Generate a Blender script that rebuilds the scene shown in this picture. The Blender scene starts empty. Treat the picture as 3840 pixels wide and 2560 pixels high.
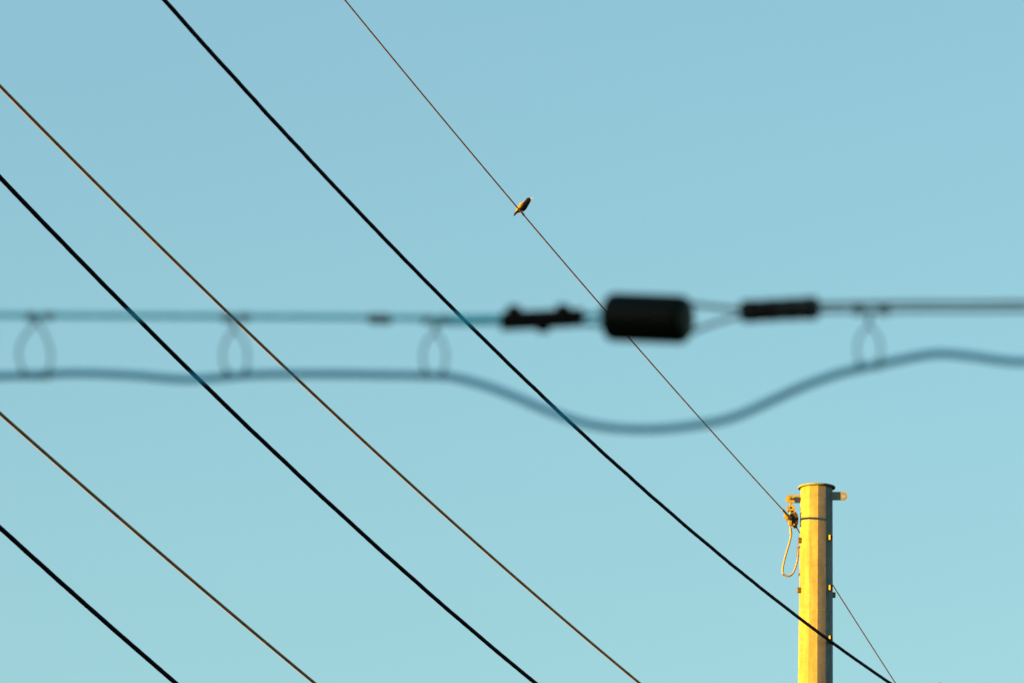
import bpy, bmesh, math, random
import numpy as np
from mathutils import Vector, Matrix

R = math.radians
random.seed(7)
sc = bpy.context.scene
C = sc.collection

# ---------------------------------------------------------------- camera
FOC = 300.0                      # mm, long telephoto
F = FOC / 36.0 * 3840.0          # focal length in photo pixels
TH = R(14.0)                     # camera looks up 14 degrees
CAM = Vector((0, 0, 1.65))
cam = bpy.data.cameras.new('camera')
cam.lens = FOC
cam.sensor_width = 36.0
cam.clip_start = 0.1
cam.clip_end = 20000
cam.dof.use_dof = True
cam.dof.focus_distance = 68.0
cam.dof.aperture_fstop = 9.0
co = bpy.data.objects.new('camera', cam)
C.objects.link(co)
co.location = CAM
co.rotation_euler = (math.pi / 2 + TH, 0, 0)
sc.camera = co

# ---------------------------------------------------------------- sky and sun
SUN_EL, SUN_AZ = R(4.0), R(-113.5)      # low sun, left of and a little behind the camera
w = bpy.data.worlds.new('World')
sc.world = w
w.use_nodes = True
nt = w.node_tree
sky = nt.nodes.new('ShaderNodeTexSky')
sky.sky_type = 'NISHITA'
sky.sun_disc = False
sky.sun_elevation = SUN_EL
sky.sun_rotation = SUN_AZ
sky.ozone_density = 2.4
sky.dust_density = 1.0
tint = nt.nodes.new('ShaderNodeMix')
tint.data_type = 'RGBA'
tint.blend_type = 'MULTIPLY'
tint.inputs['Factor'].default_value = 1.0
tint.inputs['B'].default_value = (0.972, 1.012, 0.850, 1)
nt.links.new(sky.outputs[0], tint.inputs['A'])
nt.links.new(tint.outputs['Result'], nt.nodes['Background'].inputs[0])
nt.nodes['Background'].inputs[1].default_value = 0.0640

sun = bpy.data.lights.new('sun', 'SUN')
sun.energy = 5.0
sun.angle = R(0.5)
sun.color = (1.0, 0.40, 0.0)
so = bpy.data.objects.new('sun', sun)
C.objects.link(so)
SDIR = Vector((math.sin(SUN_AZ) * math.cos(SUN_EL), math.cos(SUN_AZ) * math.cos(SUN_EL), math.sin(SUN_EL)))
so.rotation_euler = SDIR.to_track_quat('Z', 'Y').to_euler()
so.location = (-30, -10, 40)

vs = sc.view_settings
vs.view_transform = 'Standard'
vs.look = 'None'
vs.gamma = 1.0
vs.exposure = 3.0
sc.render.engine = 'CYCLES'
sc.cycles.use_denoising = True
sc.cycles.max_bounces = 6

# ---------------------------------------------------------------- helpers
def ray(u, v):
    x, y = (u - 1920.0) / F, (1280.0 - v) / F
    return Vector((x, math.cos(TH) - y * math.sin(TH), math.sin(TH) + y * math.cos(TH)))

def P(u, v, Y):
    """the point of the place that stands Y metres in front of the camera on the sight line u, v"""
    d = ray(u, v)
    return CAM + d * (Y / d.y)

def px(Y):
    return Y / math.cos(TH) / F * 0.99     # metres per photo pixel at distance Y

def tag(o, label=None, cat=None, group=None, kind=None):
    if label: o['label'] = label
    if cat: o['category'] = cat
    if group: o['group'] = group
    if kind: o['kind'] = kind
    return o

def empty(name, loc, label=None, cat=None, group=None):
    o = bpy.data.objects.new(name, None)
    o.empty_display_size = 0.1
    o.location = loc
    C.objects.link(o)
    return tag(o, label, cat, group)

def obj(name, data, mat, parent=None, smooth=True):
    """data = (verts, faces) in world space, or a bmesh; origin moves to the parent or the first vertex"""
    if isinstance(data, bmesh.types.BMesh):
        me = bpy.data.meshes.new(name)
        data.to_mesh(me)
        data.free()
    else:
        me = bpy.data.meshes.new(name)
        me.from_pydata([tuple(v) for v in data[0]], [], data[1])
    org = parent_world(parent) if parent else Vector(me.vertices[0].co)
    me.transform(Matrix.Translation(-org))
    me.update()
    if smooth:
        for p in me.polygons:
            p.use_smooth = True
        try:
            me.set_sharp_from_angle(angle=R(38))
        except Exception:
            pass
    me.materials.append(mat)
    o = bpy.data.objects.new(name, me)
    C.objects.link(o)
    if parent:
        o.parent = parent
    else:
        o.location = org
    return o

def parent_world(p):
    v = Vector(p.location)
    while p.parent:
        p = p.parent
        v += Vector(p.location)
    return v

def tube(pts, rad, n=12, cap=True):
    pts = [Vector(p) for p in pts]
    if not hasattr(rad, '__len__'):
        rad = [rad] * len(pts)
    V, Fc = [], []
    t0 = (pts[1] - pts[0]).normalized()
    a = Vector((0, 0, 1)) if abs(t0.z) < 0.9 else Vector((1, 0, 0))
    nrm = (a - t0 * a.dot(t0)).normalized()
    for i, p in enumerate(pts):
        t = (pts[min(i + 1, len(pts) - 1)] - pts[max(i - 1, 0)]).normalized()
        nrm = (nrm - t * nrm.dot(t)).normalized()
        b = t.cross(nrm)
        for k in range(n):
            an = 2 * math.pi * k / n
            V.append(p + (nrm * math.cos(an) + b * math.sin(an)) * rad[i])
    m = len(pts)
    for i in range(m - 1):
        for k in range(n):
            k2 = (k + 1) % n
            Fc.append((i * n + k, i * n + k2, (i + 1) * n + k2, (i + 1) * n + k))
    if cap:
        Fc.append(tuple(range(n - 1, -1, -1)))
        Fc.append(tuple((m - 1) * n + k for k in range(n)))
    return V, Fc

def join(*parts):
    V, Fc = [], []
    for v, f in parts:
        o = len(V)
        V += list(v)
        Fc += [tuple(i + o for i in q) for q in f]
    return V, Fc

def spline(pts, n=8):
    """Catmull-Rom through the points"""
    P_ = [Vector(p) for p in pts]
    P_ = [P_[0] * 2 - P_[1]] + P_ + [P_[-1] * 2 - P_[-2]]
    out = []
    for i in range(1, len(P_) - 2):
        a, b, c, d = P_[i - 1:i + 3]
        for k in range(n):
            t = k / n
            out.append(0.5 * ((2 * b) + (c - a) * t + (2 * a - 5 * b + 4 * c - d) * t * t + (3 * b - a - 3 * c + d) * t ** 3))
    out.append(P_[-2])
    return out

def extrude(poly, y0, y1, bev=0.0):
    """outline given as world x,z points (Vectors), extruded along Y from y0 to y1"""
    bm = bmesh.new()
    f0 = [bm.verts.new((p.x, y0, p.z)) for p in poly]
    f1 = [bm.verts.new((p.x, y1, p.z)) for p in poly]
    n = len(poly)
    bm.faces.new(f0)
    bm.faces.new(f1[::-1])
    for i in range(n):
        bm.faces.new((f0[(i + 1) % n], f0[i], f1[i], f1[(i + 1) % n]))
    bmesh.ops.recalc_face_normals(bm, faces=bm.faces)
    if bev:
        bmesh.ops.bevel(bm, geom=list(bm.edges), offset=bev, segments=2, affect='EDGES', profile=0.7)
    return bm

def bm_data(bm):
    bm.verts.index_update()
    v = [Vector(x.co) for x in bm.verts]
    f = [tuple(x.index for x in q.verts) for q in bm.faces]
    bm.free()
    return v, f

def ring_plate(cx, cz, shape, hole_r, y0, y1, n=48):
    """flat plate with a round hole; shape(angle) gives the outer distance from the hole centre"""
    V, Fc = [], []
    for k in range(n):
        a = 2 * math.pi * k / n
        c, s = math.cos(a), math.sin(a)
        ro = shape(a)
        for rr, yy in ((ro, y0), (hole_r, y0), (hole_r, y1), (ro, y1)):
            V.append(Vector((cx + c * rr, yy, cz + s * rr)))
    for k in range(n):
        a, b = 4 * k, 4 * ((k + 1) % n)
        for j in range(4):
            Fc.append((a + j, b + j, b + (j + 1) % 4, a + (j + 1) % 4))
    return V, Fc

def stadium(half_h, length, to_right):
    """outer distance for a plate with a round end and a straight bar of given length on one side"""
    def f(a):
        c, s = math.cos(a), math.sin(a)
        cc = c if to_right else -c
        if cc <= 0:
            return half_h
        d = length / cc
        if abs(s) > 1e-6:
            d = min(d, half_h / abs(s))
        return d
    return f

# ---------------------------------------------------------------- materials
def mat(name, base, rough=0.6, metal=0.0, spec=0.5):
    m = bpy.data.materials.new(name)
    m.use_nodes = True
    b = m.node_tree.nodes['Principled BSDF']
    b.inputs['Base Color'].default_value = (*base, 1)
    b.inputs['Roughness'].default_value = rough
    b.inputs['Metallic'].default_value = metal
    b.inputs['Specular IOR Level'].default_value = spec
    return m, m.node_tree, b

def noise_mix(m, c1, c2, scale, detail=4, lo=0.35, hi=0.65, stretch=(1, 1, 1), bump=0.0):
    m_, t, b = m
    tc = t.nodes.new('ShaderNodeTexCoord')
    mp = t.nodes.new('ShaderNodeMapping')
    mp.inputs['Scale'].default_value = stretch
    nz = t.nodes.new('ShaderNodeTexNoise')
    nz.inputs['Scale'].default_value = scale
    nz.inputs['Detail'].default_value = detail
    cr = t.nodes.new('ShaderNodeValToRGB')
    cr.color_ramp.elements[0].position = lo
    cr.color_ramp.elements[0].color = (*c1, 1)
    cr.color_ramp.elements[1].position = hi
    cr.color_ramp.elements[1].color = (*c2, 1)
    t.links.new(tc.outputs['Object'], mp.inputs[0])
    t.links.new(mp.outputs[0], nz.inputs['Vector'])
    t.links.new(nz.outputs['Fac'], cr.inputs[0])
    t.links.new(cr.outputs[0], b.inputs['Base Color'])
    if bump:
        bp = t.nodes.new('ShaderNodeBump')
        bp.inputs['Strength'].default_value = bump
        bp.inputs['Distance'].default_value = 0.002
        t.links.new(nz.outputs['Fac'], bp.inputs['Height'])
        t.links.new(bp.outputs[0], b.inputs['Normal'])
    return nz, cr

def galv(name, c1, c2, c3, metal=0.0, rough=0.62):
    """galvanised steel: spangle cells over long vertical rain streaks"""
    m, t, b = mat(name, c1, rough, metal, 0.12)
    tc = t.nodes.new('ShaderNodeTexCoord')
    vo = t.nodes.new('ShaderNodeTexVoronoi')
    vo.inputs['Scale'].default_value = 90
    mp = t.nodes.new('ShaderNodeMapping')
    mp.inputs['Scale'].default_value = (9, 9, 1.1)
    nz = t.nodes.new('ShaderNodeTexNoise')
    nz.inputs['Scale'].default_value = 2.2
    nz.inputs['Detail'].default_value = 7
    n2 = t.nodes.new('ShaderNodeTexNoise')
    n2.inputs['Scale'].default_value = 14
    n2.inputs['Detail'].default_value = 5
    cr = t.nodes.new('ShaderNodeValToRGB')
    cr.color_ramp.elements[0].position = 0.40
    cr.color_ramp.elements[0].color = (*c1, 1)
    cr.color_ramp.elements[1].position = 0.60
    cr.color_ramp.elements[1].color = (*c2, 1)
    mx = t.nodes.new('ShaderNodeMix')
    mx.data_type = 'RGBA'
    mx.inputs['B'].default_value = (*c3, 1)
    mr = t.nodes.new('ShaderNodeMapRange')
    mr.inputs[1].default_value = 0.45
    mr.inputs[2].default_value = 0.75
    mr.inputs[4].default_value = 0.75
    m2 = t.nodes.new('ShaderNodeMix')
    m2.data_type = 'RGBA'
    m2.blend_type = 'MULTIPLY'
    m2.inputs['Factor'].default_value = 0.16
    t.links.new(tc.outputs['Object'], vo.inputs['Vector'])
    t.links.new(tc.outputs['Object'], mp.inputs[0])
    t.links.new(mp.outputs[0], nz.inputs['Vector'])
    t.links.new(tc.outputs['Object'], n2.inputs['Vector'])
    t.links.new(nz.outputs['Fac'], cr.inputs[0])
    t.links.new(n2.outputs['Fac'], mr.inputs[0])
    t.links.new(mr.outputs[0], mx.inputs['Factor'])
    t.links.new(cr.outputs[0], mx.inputs['A'])
    t.links.new(mx.outputs['Result'], m2.inputs['A'])
    bw = t.nodes.new('ShaderNodeRGBToBW')
    t.links.new(vo.outputs['Color'], bw.inputs[0])
    t.links.new(bw.outputs[0], m2.inputs['B'])
    t.links.new(m2.outputs['Result'], b.inputs['Base Color'])
    bp = t.nodes.new('ShaderNodeBump')
    bp.inputs['Strength'].default_value = 0.12
    bp.inputs['Distance'].default_value = 0.002
    t.links.new(n2.outputs['Fac'], bp.inputs['Height'])
    t.links.new(bp.outputs[0], b.inputs['Normal'])
    return m

M = {}
M['galv'] = galv('galvanised_steel', (0.146, 0.172, 0.176), (0.196, 0.222, 0.216), (0.108, 0.136, 0.160), metal=0.0, rough=0.75)
M['galv_hw'] = galv('galvanised_hardware', (0.16, 0.165, 0.085), (0.21, 0.21, 0.105), (0.06, 0.05, 0.03), rough=0.55)
x = mat('dark_brown_iron', (0.09, 0.055, 0.03), 0.7, 0.0, 0.3)  # iron in a mottled dark brown
noise_mix(x, (0.018, 0.012, 0.008), (0.055, 0.035, 0.018), 60, bump=0.4)
M['iron'] = x[0]
x = mat('black_jacket', (0.002, 0.002, 0.002), 0.8, 0.0, 0.05)
noise_mix(x, (0.0026, 0.0014, 0.012), (0.0040, 0.0022, 0.018), 3.0)
M['black'] = x[0]
x = mat('tarnished_wire', (0.03, 0.02, 0.013), 0.7, 0.0, 0.15)
noise_mix(x, (0.20, 0.145, 0.075), (0.32, 0.23, 0.115), 6.0)
M['brown'] = x[0]
x = mat('span_strand', (0.07, 0.05, 0.035), 0.65, 0.0, 0.2)
noise_mix(x, (0.16, 0.11, 0.085), (0.26, 0.18, 0.13), 9.0)
M['strand'] = x[0]
x = mat('messenger_steel', (0.05, 0.055, 0.06), 0.6, 0.3, 0.3)
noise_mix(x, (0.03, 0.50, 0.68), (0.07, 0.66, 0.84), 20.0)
M['messenger'] = x[0]
x = mat('rusty_messenger', (0.1, 0.1, 0.1), 0.6, 0.0, 0.2)
noise_mix(x, (0.035, 0.03, 0.025), (0.12, 0.17, 0.18), 7.0, 2)
M['rstrand'] = x[0]
x = mat('hanger_wire', (0.04, 0.05, 0.06), 0.6, 0.0, 0.2)
noise_mix(x, (0.04, 0.08, 0.10), (0.08, 0.14, 0.17), 20.0)
M['hanger'] = x[0]
x = mat('coax_jacket', (0.02, 0.022, 0.025), 0.6, 0.0, 0.2)
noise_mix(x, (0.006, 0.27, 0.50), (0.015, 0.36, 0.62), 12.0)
M['coax'] = x[0]
x = mat('black_casting', (0.008, 0.008, 0.008), 0.7, 0.0, 0.05)
noise_mix(x, (0.004, 0.004, 0.004), (0.008, 0.007, 0.006), 40.0, bump=0.2)
M['cast'] = x[0]
x = mat('brown_black_glaze', (0.009, 0.010, 0.009), 0.45, 0.0, 0.09)
noise_mix(x, (0.002, 0.006, 0.0045), (0.004, 0.006, 0.004), 14.0)
M['glaze'] = x[0]
x = mat('dark_sleeve', (0.02, 0.018, 0.017), 0.6, 0.0, 0.06)
noise_mix(x, (0.008, 0.007, 0.007), (0.03, 0.036, 0.038), 30.0)
M['sleeve'] = x[0]
x = mat('ground_cover', (0.06, 0.06, 0.035), 0.95, 0.0, 0.1)
noise_mix(x, (0.02, 0.032, 0.018), (0.05, 0.055, 0.04), 0.15)
M['ground'] = x[0]

# twisted rope look for the jumper
x = mat('rope_lay', (0.45, 0.40, 0.28), 0.55, 0.0, 0.3)
m_, t_, b_ = x
tc_ = t_.nodes.new('ShaderNodeTexCoord')
wv = t_.nodes.new('ShaderNodeTexWave')
wv.bands_direction = 'DIAGONAL'
wv.inputs['Scale'].default_value = 28
cr_ = t_.nodes.new('ShaderNodeValToRGB')
cr_.color_ramp.elements[0].position = 0.12
cr_.color_ramp.elements[0].color = (0.03, 0.025, 0.02, 1)
cr_.color_ramp.elements[1].position = 0.45
cr_.color_ramp.elements[1].color = (0.27, 0.26, 0.14, 1)
t_.links.new(tc_.outputs['Object'], wv.inputs['Vector'])
t_.links.new(wv.outputs['Fac'], cr_.inputs[0])
t_.links.new(cr_.outputs[0], b_.inputs['Base Color'])
M['rope'] = m_

# ---------------------------------------------------------------- ground
g = 9000.0
o = obj('ground', ([(-g, -g, 0), (g, -g, 0), (g, g, 0), (-g, g, 0)], [(0, 1, 2, 3)]), M['ground'], smooth=False)
tag(o, 'flat dry ground far below the wires', 'ground', kind='structure')

# ---------------------------------------------------------------- unseen house left of the view, added to shade the near cable line
x = mat('red_brick', (0.25, 0.12, 0.08), 0.85, 0.0, 0.2)
noise_mix(x, (0.17, 0.08, 0.055), (0.30, 0.15, 0.10), 5.0, bump=0.2)
M['brick'] = x[0]
x = mat('slate_roof', (0.07, 0.07, 0.075), 0.8, 0.0, 0.2)
noise_mix(x, (0.05, 0.05, 0.055), (0.10, 0.10, 0.105), 8.0)
M['slate'] = x[0]
M['frame'] = mat('white_frame', (0.6, 0.6, 0.58), 0.5)[0]
M['glass'] = mat('window_glass', (0.02, 0.025, 0.03), 0.08)[0]
M['door'] = mat('green_door', (0.03, 0.07, 0.05), 0.45)[0]

def box(c, sx, sy, sz):
    bm = bmesh.new()
    bmesh.ops.create_cube(bm, size=1.0)
    for v in bm.verts:
        v.co = Vector((c[0] + v.co.x * sx, c[1] + v.co.y * sy, c[2] + v.co.z * sz))
    return bm
HX, HY, HW, HD, HH = -31.0, 0.0, 10.0, 22.0, 9.0
house = empty('shading_house', (HX, HY, 0), 'unseen three-storey brick house, added left of the view to shade the near cables', 'house')
obj('wall', box((HX, HY, HH / 2), HW, HD, HH), M['brick'], house, smooth=False)
rf = [(-HW / 2 - .4, -HD / 2 - .3, HH + .01), (HW / 2 + .4, -HD / 2 - .3, HH + .01), (0, -HD / 2 - .3, HH + 3.4), (-HW / 2 - .4, HD / 2 + .3, HH + .01), (HW / 2 + .4, HD / 2 + .3, HH + .01), (0, HD / 2 + .3, HH + 3.4)]
obj('roof', ([Vector((HX + a, HY + b, c)) for a, b, c in rf], [(0, 1, 2), (3, 5, 4), (0, 2, 5, 3), (1, 4, 5, 2), (0, 3, 4, 1)]), M['slate'], house, smooth=False)
for fl in range(3):
    for k in range(6):
        wy, wz = HY - 8.75 + 3.5 * k, 1.6 + 2.9 * fl
        if fl == 0 and k == 2:
            obj('door', box((HX + HW / 2 + .03, wy, 1.06), .08, 1.05, 2.1), M['door'], house, smooth=False)
            continue
        wo = obj('window', box((HX + HW / 2 + .02, wy, wz), .06, 1.1, 1.5), M['frame'], house, smooth=False)
        for sy in (-.26, .26):
            obj('pane', box((HX + HW / 2 + .045, wy + sy, wz), .03, .44, 1.32), M['glass'], wo, smooth=False)

# ---------------------------------------------------------------- the steel pole
YP = 75.0
PXP = (P(3063, 1830, YP) - P(3062, 1830, YP)).length
top = P(3062.3, 1830, YP)
low = P(3058.0, 2560, YP)
axis = (low - top) / (top.z - low.z)          # per metre downwards
base = top + axis * top.z
pole = empty('steel_pole', (base.x, base.y, 0), 'galvanised twelve-sided steel pole with flat cap, sunlit yellow on its left', 'pole')

def pole_r(d):                                # radius at d metres below the top
    return 0.1445 + 0.0067 * d

def pole_at(v):
    """axis point and depth below the top for photo row v"""
    f = (v - 1830.0) / (2560.0 - 1830.0)
    d = (top.z - low.z) * f
    return top + axis * d, d

def shaft_mesh():
    V, Fc = [], []
    depths = [0, 0.3, 0.8, 1.4, 2.0, 4, 8, 12, top.z]
    sect = []
    for k in range(12):                       # corners at -25, 5, 35 ... degrees from the camera side, slightly rounded
        a0 = R(-26.5 + 30 * k)
        for da, rr in ((-2.6, 0.9935), (0, 0.9975), (2.6, 0.9935)):
            a = a0 + R(da)
            # point on the flat near the corner
            flat = math.cos(R(15)) / math.cos(R(15) - abs(R(da)))
            sect.append((math.sin(a), -math.cos(a), flat if da else 0.9985))
    n = len(sect)
    for d in depths:
        c = top + axis * d
        r = pole_r(d) / math.cos(R(6))
        for sx, sy, f in sect:
            V.append(Vector((c.x + sx * r * f, c.y + sy * r * f, c.z)))
    for i in range(len(depths) - 1):
        for k in range(n):
            k2 = (k + 1) % n
            Fc.append((i * n + k, (i + 1) * n + k, (i + 1) * n + k2, i * n + k2))
    Fc.append(tuple(range(n)))
    return V, Fc
s_ = obj('shaft', shaft_mesh(), M['galv'], pole, smooth=False)
for p in s_.data.polygons:
    p.use_smooth = True
s_.data.set_sharp_from_angle(angle=R(17))

# cap plate: round flange with a shallow dome
prof = [(0.02, -0.001), (0.168, -0.001), (0.1695, 0.002), (0.1695, 0.010), (0.167, 0.0125), (0.10, 0.017), (0.0, 0.019)]
V, Fc = [], []
N = 48
for r_, z_ in prof:
    for k in range(N):
        a = 2 * math.pi * k / N
        V.append(Vector((top.x + r_ * math.cos(a), top.y + r_ * math.sin(a), top.z + z_)))
for i in range(len(prof) - 1):
    for k in range(N):
        k2 = (k + 1) % N
        Fc.append((i * N + k, i * N + k2, (i + 1) * N + k2, (i + 1) * N + k))
Fc.append(tuple(range(N - 1, -1, -1)))
cap = obj('cap_plate', (V, Fc), M['galv'], pole)

# the two eye brackets
hr = P(3162.5, 1859, YP - 0.056)
br = obj('eye_bracket', ring_plate(hr.x, hr.z, stadium(15.6 * PXP, 70 * PXP, False), 5.3 * PXP, YP - 0.063, YP - 0.049), M['galv'], pole, smooth=False)
hl = P(2961.0, 1869.5, YP)
obj('eye_bracket', ring_plate(hl.x, hl.z, stadium(15.4 * PXP, 75 * PXP, True), 5.3 * PXP, YP - 0.007, YP + 0.007), M['galv'], pole, smooth=False)

# step nuts welded to the shaft
def step_nut(v, ang, w_=0.034, h_=0.046, dep=0.034):
    c, d = pole_at(v)
    r = pole_r(d)
    a = R(ang)
    rad = Vector((math.sin(a), -math.cos(a), 0))
    tan = Vector((math.cos(a), math.sin(a), 0))
    up = Vector((0, 0, 1))
    bm = bmesh.new()
    bmesh.ops.create_cube(bm, size=1.0)
    # front (outer) face gets a threaded hole
    outer = max(bm.faces, key=lambda f: f.calc_center_median().y)
    res = bmesh.ops.inset_region(bm, faces=[outer], thickness=0.26)
    bmesh.ops.translate(bm, verts=list(outer.verts), vec=(0, -0.6, 0))
    bmesh.ops.bevel(bm, geom=[e for e in bm.edges if e.is_convex], offset=0.06, segments=2, affect='EDGES')
    for vt in bm.verts:
        p = vt.co.copy()
        vt.co = c + rad * (r - 0.006 + dep / 2 + p.y * dep) + tan * (p.x * w_) + up * (p.z * h_)
    bmesh.ops.recalc_face_normals(bm, faces=bm.faces)
    return obj('step_nut', bm, M['galv_hw'], pole)
for v, a in ((2025, 50), (2213, 50), (2402, 50), (2030, -72), (2217, -72), (2228, 101), (2590, 50), (2590, -72)):
    step_nut(v, a)
step_nut(2155, -84, 0.022, 0.024, 0.014)

# weld seam round the shaft where two lengths join
c, d = pole_at(2303)
V, Fc = [], []
nn = 72
for k in range(nn):
    a = 2 * math.pi * k / nn
    ap = math.cos(R(15)) / math.cos(((math.degrees(a) + 26.5 + 90) % 30 - 15) * math.pi / 180)
    rr = pole_r(d) / math.cos(R(6)) * ap * 0.9995
    for dz, dr in ((0.0025, 0.0), (0.001, 0.0018), (-0.001, 0.0016), (-0.0025, 0.0)):
        wob = 0.0012 * math.sin(k * 2.7) + 0.0008 * math.sin(k * 5.1)
        V.append(Vector((c.x + math.cos(a) * (rr + dr), c.y + math.sin(a) * (rr + dr), c.z + dz + wob)))
for k in range(nn):
    for j in range(3):
        a, b = 4 * k + j, 4 * ((k + 1) % nn) + j
        Fc.append((a, b, b + 1, a + 1))
obj('weld_seam', (V, Fc), M['galv_hw'], pole)

# base plate with anchor bolts, below the frame
bm = bmesh.new()
bmesh.ops.create_cone(bm, segments=8, radius1=0.45, radius2=0.45, depth=0.05, cap_ends=True)
bmesh.ops.translate(bm, verts=bm.verts, vec=(base.x, base.y, 0.027))
obj('base_plate', bm, M['galv'], pole, smooth=False)

# ---------------------------------------------------------------- suspended wires (straight in plan, parabolic sag)
def solve_wire(pix, anchor, k, deg=2):
    """pix: photo points on the wire; anchor: (u, v, Y) known to lie on it; k: plan slope dx/dy"""
    a = P(*anchor)
    X0 = a.x - k * a.y
    Ys, Zs = [], []
    for u, v in pix:
        d = ray(u, v)
        t = X0 / (d.x - k * d.y)
        Ys.append(t * d.y)
        Zs.append(CAM.z + t * d.z)
    return X0, np.polyfit(Ys, Zs, deg), Ys, Zs

def wire_pts(X0, k, poly, y0, y1, step=0.25, wob=0.0, seed=0):
    n = max(2, int((y1 - y0) / step))
    out = []
    for i in range(n + 1):
        y = y0 + (y1 - y0) * i / n
        p = Vector((X0 + k * y, y, float(np.polyval(poly, y))))
        if wob:
            p.x += wob * (math.sin(y * 4.1 + seed) + 0.6 * math.sin(y * 9.7 + seed * 2))
            p.z += wob * (math.cos(y * 3.7 + seed) + 0.6 * math.sin(y * 11.3 + seed))
        out.append(p)
    return out

WIRES = [
 ('power_cable', 'black', 0.0290, (2880, 2224.4, 72.0), 0.225, 0.0007,
  [(616.5, 0), (794.5, 200), (1280, 727), (1402.5, 854), (1704.8, 1164.5), (1850, 1307.7), (1979.3, 1433), (2273.5, 1707.5), (2560, 1960.5), (2880, 2224.4), (3113, 2398.5), (3334.6, 2560)],
  'thick black cable that crosses in front of the yellow steel pole', (30, 105)),
 ('bare_conductor', 'brown', 0.0245, (62, 386, 59.0), 0.30, 0.0,
  [(0, 323), (125, 450), (526.8, 854), (1039.9, 1350), (1252.5, 1550), (1350, 1639.7), (1422.8, 1706), (2200, 2394.4), (2398.8, 2560)],
  'thin brown wire, the upper of two, between the two longest black cables', (40, 100)),
 ('power_cable', 'black', 0.0350, (62, 731, 59.5), 0.30, 0.0006,
  [(0, 664.7), (127.8, 800), (181.5, 854), (1043, 1708), (1280, 1928.2), (1850, 2428.5), (2007.6, 2560)],
  'thick black cable running between the two brown wires', (40, 100)),
 ('bare_conductor', 'brown', 0.0245, (62, 1604, 57.5), 0.30, 0.0,
  [(0, 1549), (169.3, 1700), (179.2, 1706), (633, 2100), (760, 2208), (1180.3, 2560)],
  'thin brown wire, the lower of two, nearest the lower left corner cable', (40, 100)),
 ('power_cable', 'black', 0.0350, (62, 2034, 58.5), 0.30, 0.0006,
  [(0, 1977.2), (135.5, 2100), (560, 2474.4), (651, 2553), (659.6, 2560)],
  'thick black cable cutting across the lower left corner', (40, 100)),
]
for i, (nm, mt, dia, anc, k, wob, pix, lab, rng) in enumerate(WIRES):
    X0, poly, Ys, Zs = solve_wire(pix, anc, k)
    if __name__ == '__main__':
        print('WIRE', i, [round(y, 1) for y in (min(Ys), max(Ys))], [round(float(c), 4) for c in poly],
              'res', round(max(abs(np.polyval(poly, Ys) - np.array(Zs))) / px(60), 2), 'px', 'z', round(float(np.polyval(poly, rng[0])), 1), round(float(np.polyval(poly, rng[1])), 1))
    pts = wire_pts(X0, k, poly, rng[0], rng[1], 0.07 if wob else 0.3, wob, i * 1.7)
    rad = [dia / 2 * (1 + (0.03 * math.sin(j * 1.9 + i) if wob else 0)) for j in range(len(pts))]
    o = obj(nm, tube(pts, rad, 10), M[mt])
    tag(o, lab, 'cable' if mt == 'black' else 'wire', 'overhead cables running down to the right')

# the span wire the bird sits on: from the near side to the clamp, then on behind the pole
CL = (2966.0, 1944.0, YP - 0.02)
clp = P(*CL)
K1, K2 = 0.22, 0.155
X0, poly, Ys, Zs = solve_wire([(1293.8, 0), (1401, 133), (1880, 708.5), (1990, 840), (2005, 855), (2353, 1258), (2560, 1492.3), (2700, 1652.6), (2819, 1783), (2920, 1894), (2966, 1944)], CL, K1)
print('SPAN', poly, max(abs(np.polyval(poly, Ys) - np.array(Zs))) / px(65), min(Ys), max(Ys), np.polyval(poly, 40))
seg1 = wire_pts(X0, K1, poly, 35, CL[2] - 0.02, 0.25)
dz = clp.z - float(np.polyval(poly, CL[2]))
X2, poly2, Ys2, Zs2 = solve_wire([(2966, 1944), (2999, 1997), (3123.7, 2192.4), (3213.6, 2340.5), (3284.4, 2440), (3357, 2560)], CL, K2)
print('SPAN2', poly2, max(abs(np.polyval(poly2, Ys2) - np.array(Zs2))) / px(75), Ys2[-1], np.polyval(poly2, 110))
seg2 = wire_pts(X2, K2, poly2, CL[2] + 0.02, 105, 0.25)
o = obj('span_wire', tube(seg1 + seg2, 0.0059, 8), M['strand'])
tag(o, 'slender wire the bird perches on, clamped to the steel pole', 'wire')
span = o
SPAN = (X0, poly)

def span_at(y):
    return Vector((X0 + K1 * y, y, float(np.polyval(poly, y))))

d1 = (span_at(CL[2]) - span_at(CL[2] - 1)).normalized()
# helical grip rods where the wire enters and leaves the clamp
gr = obj('grip_sleeve', tube([clp - d1 * 0.40, clp - d1 * 0.395, clp - d1 * 0.02], [0.008, 0.0105, 0.0112], 12), M['galv_hw'], span)
gr.matrix_parent_inverse.identity()
d2 = (Vector(seg2[3]) - Vector(seg2[0])).normalized()
obj('grip_sleeve', tube([clp + d2 * 0.02, clp + d2 * 0.40, clp + d2 * 0.405], [0.0110, 0.0105, 0.008], 12), M['iron'], span)

# ---------------------------------------------------------------- suspension clamp on the left bracket
def q(a, b):
    return 2920 + a / 10.45, 1860 + b / 10.45

def qp(a, b, y=0.0):
    return P(*q(a, b), YP + y)

def qpoly(pts, y=0.0):
    return [qp(a, b, y) for a, b in pts]

clampo = empty('suspension_clamp', qp(465, 1190), 'suspension clamp with a dark brown body hanging from the left eye bracket and gripping the span wire', 'clamp')
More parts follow.
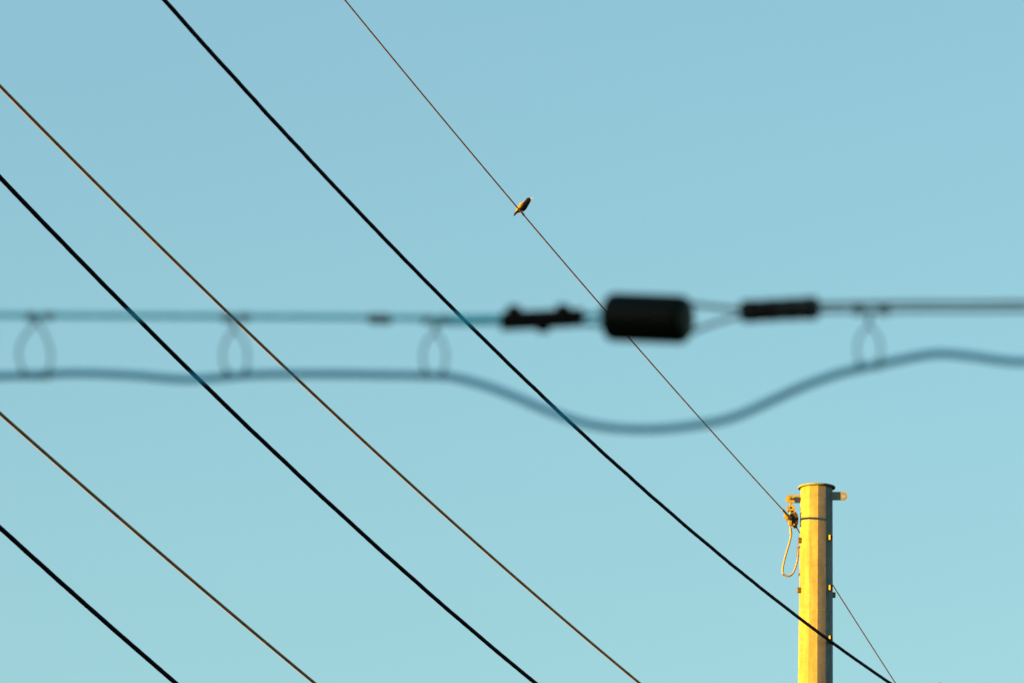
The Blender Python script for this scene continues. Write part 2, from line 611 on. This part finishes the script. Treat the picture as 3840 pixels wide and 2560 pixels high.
# pin through the bracket eye
c0 = qp(425, 100)
obj('pin_bolt', join(tube([c0 + Vector((0, -0.062, 0)), c0 + Vector((0, -0.060, 0)), c0 + Vector((0, -0.044, 0)), c0 + Vector((0, -0.042, 0))], [0.010, 0.0165, 0.0165, 0.010], 16),
                    tube([c0 + Vector((0, -0.045, 0)), c0 + Vector((0, 0.055, 0))], 0.0085, 12),
                    tube([c0 + Vector((0, 0.036, 0)), c0 + Vector((0, 0.052, 0))], 0.016, 6)), M['galv_hw'], clampo)
# clevis: two cheeks and a neck
ck = [(335, 90), (350, 40), (420, 5), (490, 30), (515, 100), (500, 190), (525, 290), (500, 345), (430, 345), (405, 250), (385, 190)]
cl_parts = []
for y0, y1 in ((-0.044, -0.030), (0.022, 0.036)):
    cl_parts.append(bm_data(extrude(qpoly(ck), YP + y0, YP + y1, 0.002)))
cl_parts.append(bm_data(extrude(qpoly([(415, 290), (515, 290), (505, 400), (435, 400)]), YP - 0.036, YP + 0.030, 0.003)))
obj('clevis', join(*cl_parts), M['galv_hw'], clampo)
# socket link: a rounded block with a slot
c1 = qp(478, 490)
W2, H2 = 14.6 * PXP, 10.3 * PXP
def sq(a):
    c, s = abs(math.cos(a)), abs(math.sin(a))
    return 1.0 / ((c / W2) ** 4.5 + (s / H2) ** 4.5) ** (1 / 4.5)
obj('socket_link', ring_plate(c1.x, c1.z, sq, 4.6 * PXP, YP - 0.040, YP + 0.034, 40), M['galv_hw'], clampo, smooth=True)
# stem into the clamp
obj('stem', tube([qp(462, 520, -0.012), qp(462, 640, -0.012), qp(470, 760, -0.012)], [0.009, 0.0105, 0.008], 12), M['galv_hw'], clampo)
# main boat of the clamp
body = [(430, 800), (520, 690), (590, 625), (660, 640), (735, 745), (772, 900), (768, 1010), (730, 1100), (690, 1170), (610, 1195), (540, 1110), (430, 940)]
obj('clamp_body', extrude(qpoly(body), YP - 0.045, YP + 0.075, 0.006), M['iron'], clampo)
keep = [(203, 705), (255, 690), (318, 770), (350, 835), (440, 850), (425, 895), (300, 912), (212, 840)]
obj('keeper', extrude(qpoly(keep), YP - 0.075, YP + 0.02, 0.004), M['galv_hw'], clampo)
obj('lower_lug', extrude(qpoly([(345, 985), (515, 990), (505, 1180), (450, 1195), (380, 1150), (372, 1100), (410, 1060)]), YP - 0.06, YP + 0.0, 0.003), M['galv_hw'], clampo)
for a, b, dy in ((620, 650, -0.05), (320, 950, -0.07), (590, 1160, -0.05)):
    cc = qp(a, b)
    obj('clamp_bolt', join(tube([cc + Vector((0, dy - 0.012, 0)), cc + Vector((0, dy + 0.004, 0))], 0.0095, 6),
                           tube([cc + Vector((0, dy, 0)), cc + Vector((0, 0.05, 0))], 0.005, 8)), M['galv_hw'], clampo)
for a, b in ((555, 930), (622, 1020)):
    cc = qp(a, b)
    obj('rivet', tube([cc + Vector((0, -0.052, 0)), cc + Vector((0, -0.040, 0))], 0.006, 8), M['cast'], clampo)

# ---------------------------------------------------------------- bonding jumper below the clamp
def z3(a, b, y=0.0):
    return P(2900 + a / 3.733, 1780 + b / 3.733, YP + y)
jo = empty('bonding_jumper', z3(190, 1415, -0.03), 'yellow stranded bonding wire hanging in a loop beside the pole', 'wire')
loop = spline([z3(250, 815, -0.03), z3(245, 860, -0.03), z3(222, 960, -0.035), z3(185, 1080, -0.04), z3(148, 1220, -0.045), z3(131, 1330, -0.045), z3(145, 1392, -0.045),
               z3(190, 1413, -0.04), z3(242, 1403, -0.035), z3(288, 1350, -0.025), z3(324, 1250, -0.01), z3(345, 1150, 0.0), z3(347, 1110, 0.0)], 8)
obj('stranded_cable', tube(loop, 0.0090, 10), M['rope'], jo)
obj('crimp_terminal', tube([z3(237, 712, -0.03), z3(238, 735, -0.03), z3(240, 745, -0.03), z3(249, 825, -0.03), z3(249, 832, -0.03)], [0.006, 0.007, 0.0118, 0.0122, 0.008], 12), M['galv_hw'], jo)
obj('crimp_terminal', tube([z3(352, 985, 0.0), z3(351, 1025, 0.0), z3(349, 1035, 0.0), z3(346, 1130, 0.0), z3(346, 1140, 0.0)], [0.007, 0.007, 0.0105, 0.0110, 0.008], 12), M['galv_hw'], jo)
cc = z3(352, 1008, 0.0)
obj('lug_bolt', join(tube([cc + Vector((-0.004, -0.022, 0)), cc + Vector((-0.004, 0.02, 0))], 0.0115, 6), tube([cc, cc + Vector((0.05, 0, 0))], 0.007, 8)), M['galv_hw'], jo)

# ---------------------------------------------------------------- the bird
def bird():
    u0, v0 = 1880 + 905 / 11.2, 700 + 1150 / 11.2       # where the feet hold the wire
    # distance of that point of the wire
    d = ray(u0, v0)
    tt = X0 / (d.x - K1 * d.y)
    yb = tt * d.y
    foot = span_at(yb)
    m = (P(u0 + 1, v0, yb) - P(u0, v0, yb)).length / 11.2
    def L(a, b, y=0.0):
        return P(1880 + a / 11.2, 700 + b / 11.2, yb) + Vector((0, y, 0))
    print('BIRD at', yb, foot, 'length', (L(1370, 495) - L(515, 1240)).length)
    root = empty('bird', foot, 'small dark speckled bird with a yellow bill perched on the slender wire', 'bird')
    rings = [((503, 1228), (537, 1252), 0.016), ((552, 1112), (618, 1152), 0.019), ((585, 1000), (690, 1088), 0.022), ((632, 905), (788, 1078), 0.028),
             ((688, 828), (885, 1066), 0.033), ((770, 748), (1015, 998), 0.036), ((878, 664), (1090, 882), 0.034), ((958, 616), (1148, 772), 0.028),
             ((1016, 572), (1210, 668), 0.021), ((1040, 515), (1240, 605), 0.0185), ((1088, 472), (1250, 556), 0.017), ((1150, 457), (1243, 516), 0.012), ((1195, 468), (1230, 495), 0.005)]
    V, Fc = [], []
    n = 20
    for (a, b, hw) in rings:
        pa, pb = L(*a), L(*b)
        c = (pa + pb) / 2
        h = (pa - pb) / 2
        for k in range(n):
            an = 2 * math.pi * k / n
            V.append(c + h * math.cos(an) + Vector((0, 1, 0)) * (hw * math.sin(an)))
    for i in range(len(rings) - 1):
        for k in range(n):
            k2 = (k + 1) % n
            Fc.append((i * n + k, i * n + k2, (i + 1) * n + k2, (i + 1) * n + k))
    Fc.append(tuple(range(n - 1, -1, -1)))
    Fc.append(tuple((len(rings) - 1) * n + k for k in range(n)))
    # feathers: near-black breast with a blue-green sheen, buff speckle
    mb, t, b = mat('speckled_plumage', (0.01, 0.012, 0.015), 0.55, 0.0, 0.12)
    tc = t.nodes.new('ShaderNodeTexCoord')
    vo = t.nodes.new('ShaderNodeTexVoronoi')
    vo.inputs['Scale'].default_value = 170
    cr = t.nodes.new('ShaderNodeValToRGB')
    cr.color_ramp.elements[0].position = 0.16
    cr.color_ramp.elements[0].color = (0.12, 0.08, 0.03, 1)
    cr.color_ramp.elements[1].position = 0.26
    cr.color_ramp.elements[1].color = (0.0026, 0.0018, 0.008, 1)
    nz = t.nodes.new('ShaderNodeTexNoise')
    nz.inputs['Scale'].default_value = 22
    mx = t.nodes.new('ShaderNodeMix')
    mx.data_type = 'RGBA'
    mx.inputs['A'].default_value = (0.0022, 0.0024, 0.011, 1)
    mr = t.nodes.new('ShaderNodeMapRange')
    mr.inputs[1].default_value = 0.42
    mr.inputs[2].default_value = 0.6
    t.links.new(tc.outputs['Object'], vo.inputs['Vector'])
    t.links.new(tc.outputs['Object'], nz.inputs['Vector'])
    t.links.new(vo.outputs['Distance'], cr.inputs[0])
    t.links.new(nz.outputs['Fac'], mr.inputs[0])
    t.links.new(mr.outputs[0], mx.inputs['Factor'])
    t.links.new(cr.outputs[0], mx.inputs['B'])
    t.links.new(mx.outputs['Result'], b.inputs['Base Color'])
    bo = obj('body', (V, Fc), mb, root)
    sd = bo.modifiers.new('sub', 'SUBSURF')
    sd.levels = sd.render_levels = 1
    # wings: feather rows folded along the flank
    mw, t, b = mat('wing_feathers', (0.3, 0.16, 0.05), 0.55, 0.0, 0.25)
    tc = t.nodes.new('ShaderNodeTexCoord')
    mp = t.nodes.new('ShaderNodeMapping')
    mp.inputs['Rotation'].default_value = (0, R(-48), 0)
    mp.inputs['Scale'].default_value = (70, 70, 260)
    nz = t.nodes.new('ShaderNodeTexNoise')
    nz.inputs['Scale'].default_value = 1.0
    nz.inputs['Detail'].default_value = 3
    cr = t.nodes.new('ShaderNodeValToRGB')
    cr.color_ramp.elements[0].position = 0.44
    cr.color_ramp.elements[0].color = (0.008, 0.005, 0.004, 1)
    cr.color_ramp.elements[1].position = 0.54
    cr.color_ramp.elements[1].color = (0.36, 0.25, 0.045, 1)
    t.links.new(tc.outputs['Object'], mp.inputs[0])
    t.links.new(mp.outputs[0], nz.inputs['Vector'])
    t.links.new(nz.outputs['Fac'], cr.inputs[0])
    t.links.new(cr.outputs[0], b.inputs['Base Color'])
    wr = [((985, 640), 20, 0.020), ((930, 715), 75, 0.029), ((860, 800), 100, 0.034), ((785, 890), 105, 0.034), ((715, 960), 88, 0.031), ((650, 1030), 58, 0.027), ((600, 1090), 26, 0.023), ((575, 1125), 8, 0.020)]
    for side in (-1, 1):
        V, Fc = [], []
        n = 14
        for (c, hw, off) in wr:
            pc = L(*c) + Vector((0, side * off, 0))
            ax = Vector((0.72, 0, -0.69)) * (hw * m)
            for k in range(n):
                an = 2 * math.pi * k / n
                V.append(pc + ax * math.cos(an) + Vector((0, 1, 0)) * (0.006 * math.sin(an) - side * 0.010 * abs(math.cos(an)) ** 2))
        for i in range(len(wr) - 1):
            for k in range(n):
                k2 = (k + 1) % n
                Fc.append((i * n + k, i * n + k2, (i + 1) * n + k2, (i + 1) * n + k))
        Fc.append(tuple(range(n - 1, -1, -1)))
        Fc.append(tuple((len(wr) - 1) * n + k for k in range(n)))
        wo = obj('wing', (V, Fc), mw, root)
        sd = wo.modifiers.new('sub', 'SUBSURF')
        sd.levels = sd.render_levels = 1
    # bill, in two mandibles drawn to one point
    mk, _, _ = mat('yellow_bill', (0.20, 0.17, 0.03), 0.4)
    V, Fc = tube([L(1185, 526, -0.003), L(1230, 530, -0.008), L(1295, 517, -0.016), L(1345, 515, -0.022), L(1374, 512, -0.025)], [33 * m, 30 * m, 19 * m, 9 * m, 2 * m], 10)
    obj('bill', (V, Fc), mk, root)
    me_, _, _ = mat('dark_eye', (0.003, 0.003, 0.003), 0.1)
    for side in (-1, 1):
        bm = bmesh.new()
        bmesh.ops.create_uvsphere(bm, u_segments=10, v_segments=8, radius=14 * m)
        bmesh.ops.translate(bm, verts=bm.verts, vec=L(1172, 528) + Vector((0, side * 0.0158, 0)))
        obj('eye', bm, me_, root)
    # legs and toes that close round the wire
    ml, _, _ = mat('horn_brown_leg', (0.05, 0.03, 0.022), 0.55)
    dw = (span_at(yb + 0.5) - span_at(yb - 0.5)).normalized()
    side_v = dw.cross(Vector((0, 0, 1))).normalized()
    upv = side_v.cross(dw)
    for s in (-1, 1):
        fc = foot + dw * (0.018 * s)
        hip = L(880, 1045) + Vector((0, 0.014 * s, 0))
        parts = [tube([hip, (hip + fc) / 2 + Vector((0.004, 0, 0.002)), fc + upv * 0.009], [0.0055, 0.0022, 0.0020], 8)]
        for j in (-1, 0, 1):                      # three toes forward over the wire
            c_ = fc + dw * (j * 0.006)
            arc = [c_ + (upv * math.cos(a) + side_v * math.sin(a)) * 0.0078 for a in [R(x_) for x_ in (-20, 10, 45, 80, 115, 145)]]
            parts.append(tube(arc, [0.0020, 0.0022, 0.0021, 0.0019, 0.0015, 0.0006], 6))
        arc = [fc + (upv * math.cos(a) - side_v * math.sin(a)) * 0.0078 for a in [R(x_) for x_ in (-20, 20, 60, 100, 135)]]
        parts.append(tube(arc, [0.0020, 0.0021, 0.0019, 0.0015, 0.0006], 6))
        obj('leg', join(*parts), ml, root)
bird()

# ---------------------------------------------------------------- the near cable line, out of focus
YN = 16.5
def N_(u, v, y=0.0):
    return P(u, v, 15.5 - 1.0 * u / 3840.0 + y)
PXN = (N_(1921, 1280) - N_(1920, 1280)).length

WS = 9.4 * PXN                                  # strand radius (about 5.5 mm wire)
# left strand with its tail folded back through the clamp
left_main = spline([N_(-9000, 1120), N_(-4000, 1152), N_(-1500, 1172), N_(0, 1181), N_(600, 1184), N_(1250, 1188), N_(1500, 1191), N_(1740, 1192), N_(1900, 1190), N_(2060, 1189), N_(2170, 1184), N_(2300, 1176)], 6)
left_tail = spline([N_(2300, 1222), N_(2170, 1212), N_(2060, 1206), N_(1900, 1207), N_(1740, 1209), N_(1690, 1209), N_(1640, 1209)], 6)
ls = empty('messenger_strand', N_(0, 1181), 'blurred near steel strand on the left, doubled back at the black clamp', 'wire')
obj('wire', tube(left_main, WS, 10), M['messenger'], ls)
obj('tail', tube(left_tail, WS * 0.95, 10), M['messenger'], ls)
cl = N_(1428, 1194)
obj('tail_clip', join(tube([N_(1385, 1194), N_(1388, 1194), N_(1462, 1196), N_(1466, 1196)], [9 * PXN, 17 * PXN, 17 * PXN, 9 * PXN], 14)), M['hanger'], ls)

# right strand: a loop round the insulator, gathered in a sleeve, then two wires side by side
rs = empty('messenger_strand', N_(3840, 1150), 'blurred near steel strand on the right, forked round the dark insulator', 'wire')
up_ = spline([N_(2500, 1130), N_(2574, 1137), N_(2680, 1150), N_(2790, 1158), N_(2920, 1150), N_(3048, 1143), N_(3250, 1138), N_(3500, 1136), N_(3840, 1135), N_(5500, 1120), N_(9000, 1090), N_(13000, 1050)], 6)
dn_ = spline([N_(2500, 1262), N_(2583, 1246), N_(2680, 1212), N_(2790, 1182), N_(2920, 1174), N_(3048, 1168), N_(3250, 1166), N_(3500, 1164), N_(3840, 1163), N_(5500, 1146), N_(7000, 1133)], 6)
obj('wire', tube(up_, WS * 0.82, 10), M['rstrand'], rs)
obj('tail', tube(dn_, WS * 0.72, 10), M['rstrand'], rs)

# strain insulator
io = empty('strain_insulator', N_(2425, 1275), 'dark chunky strain insulator, largest of the blurred fittings on the near strand', 'insulator')
c = N_(2423, 1193)
ax = (N_(2580, 1197) - N_(2270, 1185)).normalized()
hw_, rr_ = 151 * PXN, 80 * PXN
prof = [(-1.0, 0.30), (-0.995, 0.42), (-0.90, 0.80), (-0.85, 0.95), (-0.82, 0.99), (-0.78, 1.0), (0.0, 1.0), (0.82, 1.0), (0.88, 0.98), (0.93, 0.92), (0.985, 0.74), (1.0, 0.60), (1.003, 0.40)]
pts = [c + ax * (hw_ * a) for a, r in prof]
V, Fc = tube(pts, [rr_ * r for a, r in prof], 28)
obj('insulator_body', (V, Fc), M['glaze'], io)
# the grooves that carry the wires
for sgn in (-1, 1):
    arc = [c + ax * (sgn * hw_ * 0.62) + Vector((0, math.sin(a) * rr_ * 0.72, math.cos(a) * rr_ * 0.72)) for a in [R(x_) for x_ in range(0, 361, 20)]]
    obj('wire_groove_rim', tube([p + ax * (sgn * hw_ * 0.30) for p in arc], 5 * PXN, 8, cap=False), M['glaze'], io)

# three-bolt clamp
tb = empty('three_bolt_clamp', N_(2033, 1215), 'small black three-bolt clamp on the near strand left of the dark insulator', 'clamp')
a0, a1 = N_(1882, 1204), N_(2184, 1190)
dx = (a1 - a0).normalized()
upn = Vector((-dx.z, 0, dx.x))
def bar(y0, y1, hh):
    pl = [a0 - upn * hh, a1 - upn * hh * 0.9, a1 + dx * 0.004, a1 + upn * hh * 0.9, a0 + upn * hh, a0 - dx * 0.004]
    bm = extrude(pl, y0, y1, 0.0025)
    for v in bm.verts:                      # lie along the strand
        v.co.y += (a1.y - a0.y) / (a1.x - a0.x) * (v.co.x - (a0.x + a1.x) / 2)
    return bm
YC = 15.5 - 1.0 * 2033 / 3840
obj('plate', bar(YC - 0.016, YC - 0.003, 31 * PXN), M['cast'], tb)
obj('plate', bar(YC + 0.003, YC + 0.016, 31 * PXN), M['cast'], tb)
for u, v, s in ((1928, 1160, 1), (2111, 1156, 1), (2036, 1231, -1)):
    cc = N_(u, v)
    d_ = upn * s
    obj('clamp_bolt', join(tube([cc - d_ * 0.022, cc - d_ * 0.001], 10 * PXN, 10), tube([cc - d_ * 0.006, cc + d_ * 0.006], 23 * PXN, 6), tube([cc + d_ * 0.005, cc + d_ * 0.009], 11 * PXN, 10)), M['cast'], tb)

# crimp sleeve that gathers the loop
sl = empty('splice_sleeve', N_(2924, 1190), 'slim dark sleeve on the near strand right of the insulator', 'sleeve')
s0, s1 = N_(2788, 1168), N_(3060, 1154)
prof = [(0, 0.75), (0.01, 1.0), (0.20, 1.0), (0.22, 0.95), (0.30, 0.95), (0.32, 1.0), (0.47, 1.0), (0.49, 0.95), (0.57, 0.95), (0.59, 1.0), (0.74, 1.0), (0.76, 0.96), (0.82, 0.96), (0.84, 1.03), (0.99, 1.03), (1.0, 0.8)]
obj('sleeve_tube', tube([s0.lerp(s1, a) for a, r in prof], [37 * PXN * r for a, r in prof], 18), M['sleeve'], sl)

# the looped cable below
CX = [(-9000, 1330), (-4000, 1372), (-1200, 1402), (-300, 1412), (0, 1409.6), (272, 1399), (490, 1406), (681, 1421), (817, 1415), (980, 1403.5), (1253, 1402), (1389, 1404), (1628.6, 1408), (1715, 1417), (1824.7, 1447), (1933.6, 1488), (2042.5, 1534.5), (2151.5, 1574), (2260.4, 1599), (2396.6, 1609), (2532.7, 1603), (2677, 1582), (2775, 1554), (2900, 1498), (3020, 1444), (3139.8, 1402), (3219.7, 1382), (3339.6, 1356), (3459.6, 1332), (3539.5, 1325.5), (3659.4, 1337), (3739, 1349), (3840, 1356), (4100, 1352), (4900, 1340), (9000, 1290), (13000, 1240)]
cxp = spline([N_(u, v) for u, v in CX], 8)
o = obj('communication_cable', tube(cxp, 12.6 * PXN, 14), M['coax'])
tag(o, 'blurred near cable slung under the strand with one deep sag', 'cable')

# wire hangers
HANG = [
 # apex, crossing, left arm pts, right arm pts (photo px), label
 ((136, 1184), (138, 1206), [(104, 1243), (78, 1285), (69, 1322), (75, 1362), (92, 1398)], [(164, 1243), (183, 1290), (191, 1325), (189, 1365), (178, 1398)], (117, 176), 'leftmost blurred wire hanger with the widest loop, on the near strand'),
 ((874, 1188), (879, 1232), [(855, 1262), (838, 1300), (834, 1333), (839, 1368), (851, 1396)], [(905, 1262), (924, 1300), (929, 1333), (928, 1368), (920, 1394)], (850, 912), 'blurred wire hanger, second from the left on the near strand'),
 ((1633, 1196), (1633, 1244), [(1603, 1272), (1587, 1310), (1585, 1338), (1588, 1370), (1597, 1398)], [(1655, 1272), (1670, 1310), (1672, 1338), (1669, 1370), (1661, 1398)], (1602, 1660), 'blurred wire hanger with the narrowest loop, left of the black three-bolt clamp'),
 ((3262, 1164), (3259, 1214), [(3232, 1246), (3216, 1282), (3213, 1306), (3216, 1336), (3225, 1366)], [(3285, 1246), (3301, 1282), (3304, 1304), (3302, 1332), (3294, 1360)], (3224, 3310), 'blurred wire hanger right of the insulator, where the cable rises again'),
]
RH = 4.2 * PXN
for apex, cr_, la, ra, (wl, wr_), lab in HANG:
    h = empty('cable_hanger', N_((la[-1][0] + ra[-1][0]) / 2, (la[-1][1] + ra[-1][1]) / 2 + 12), lab, 'hanger', 'wire hangers on the near strand')
    f = 0.004
    # right wire: from the left wrap over the crossing into the right arm, under the cable, up the left arm and out to the right wrap
    path = [N_(wl, apex[1], -f * 2), N_((wl + apex[0]) / 2, apex[1] + 4, -f * 2), N_(apex[0] - 6, apex[1] + 10, -f), N_(cr_[0], cr_[1], -f)]
    path += [N_(u, v, -f) for u, v in ra]
    bu, bv = (la[-1][0] + ra[-1][0]) / 2, (la[-1][1] + ra[-1][1]) / 2
    path += [N_(ra[-1][0] - 8, ra[-1][1] + 16, 0), N_(bu, bv + 19, 0), N_(la[-1][0] + 8, la[-1][1] + 16, 0)]
    path += [N_(u, v, f) for u, v in reversed(la)]
    path += [N_(cr_[0], cr_[1], f), N_(apex[0] + 6, apex[1] + 10, f), N_((wr_ + apex[0]) / 2, apex[1] + 4, f * 2), N_(wr_, apex[1], f * 2)]
    obj('loop', tube(spline(path, 6), RH, 8), M['hanger'], h)
    # the two coils that wrap the strand
    for uc, w2 in ((wl - 4, 14), (wr_ + 4, 18)):
        coil = []
        for k in range(49):
            a = 2 * math.pi * 4 * k / 48
            pc = N_(uc - w2 + 2 * w2 * k / 48, apex[1] + 2)
            coil.append(pc + Vector((0, math.sin(a), math.cos(a))) * (WS + RH))
        obj('coil', tube(coil, RH * 0.7, 6), M['hanger'], h)
    # the seat clip that holds the cable
    for uu, vv in ((la[-1]), (ra[-1])):
        obj('seat_clip', tube([N_(uu - 5, vv + 7), N_(uu + 5, vv + 7)], 16.0 * PXN, 12), M['hanger'], h)

# ---------------------------------------------------------------- a slim pole whose rounded tip just reaches the frame
YT = 100.0
tp = P(3521, 2556.8, YT)
pt = (P(3522, 2556, YT) - P(3521, 2556, YT)).length
rb = 8.4 * pt
fp = empty('slim_pole', (tp.x, tp.y, 0), 'slim pole whose round orange tip just shows at the bottom edge', 'pole')
mo, _, _ = mat('orange_paint', (0.15, 0.07, 0.01), 0.5)
obj('mast', tube([(tp.x, tp.y, 0), (tp.x, tp.y, tp.z - rb * 2)], [0.06, 0.02], 14), M['galv_hw'], fp)
bm = bmesh.new()
bmesh.ops.create_uvsphere(bm, u_segments=20, v_segments=14, radius=rb)
bmesh.ops.translate(bm, verts=bm.verts, vec=(tp.x, tp.y, tp.z - rb))
obj('round_tip', bm, mo, fp)
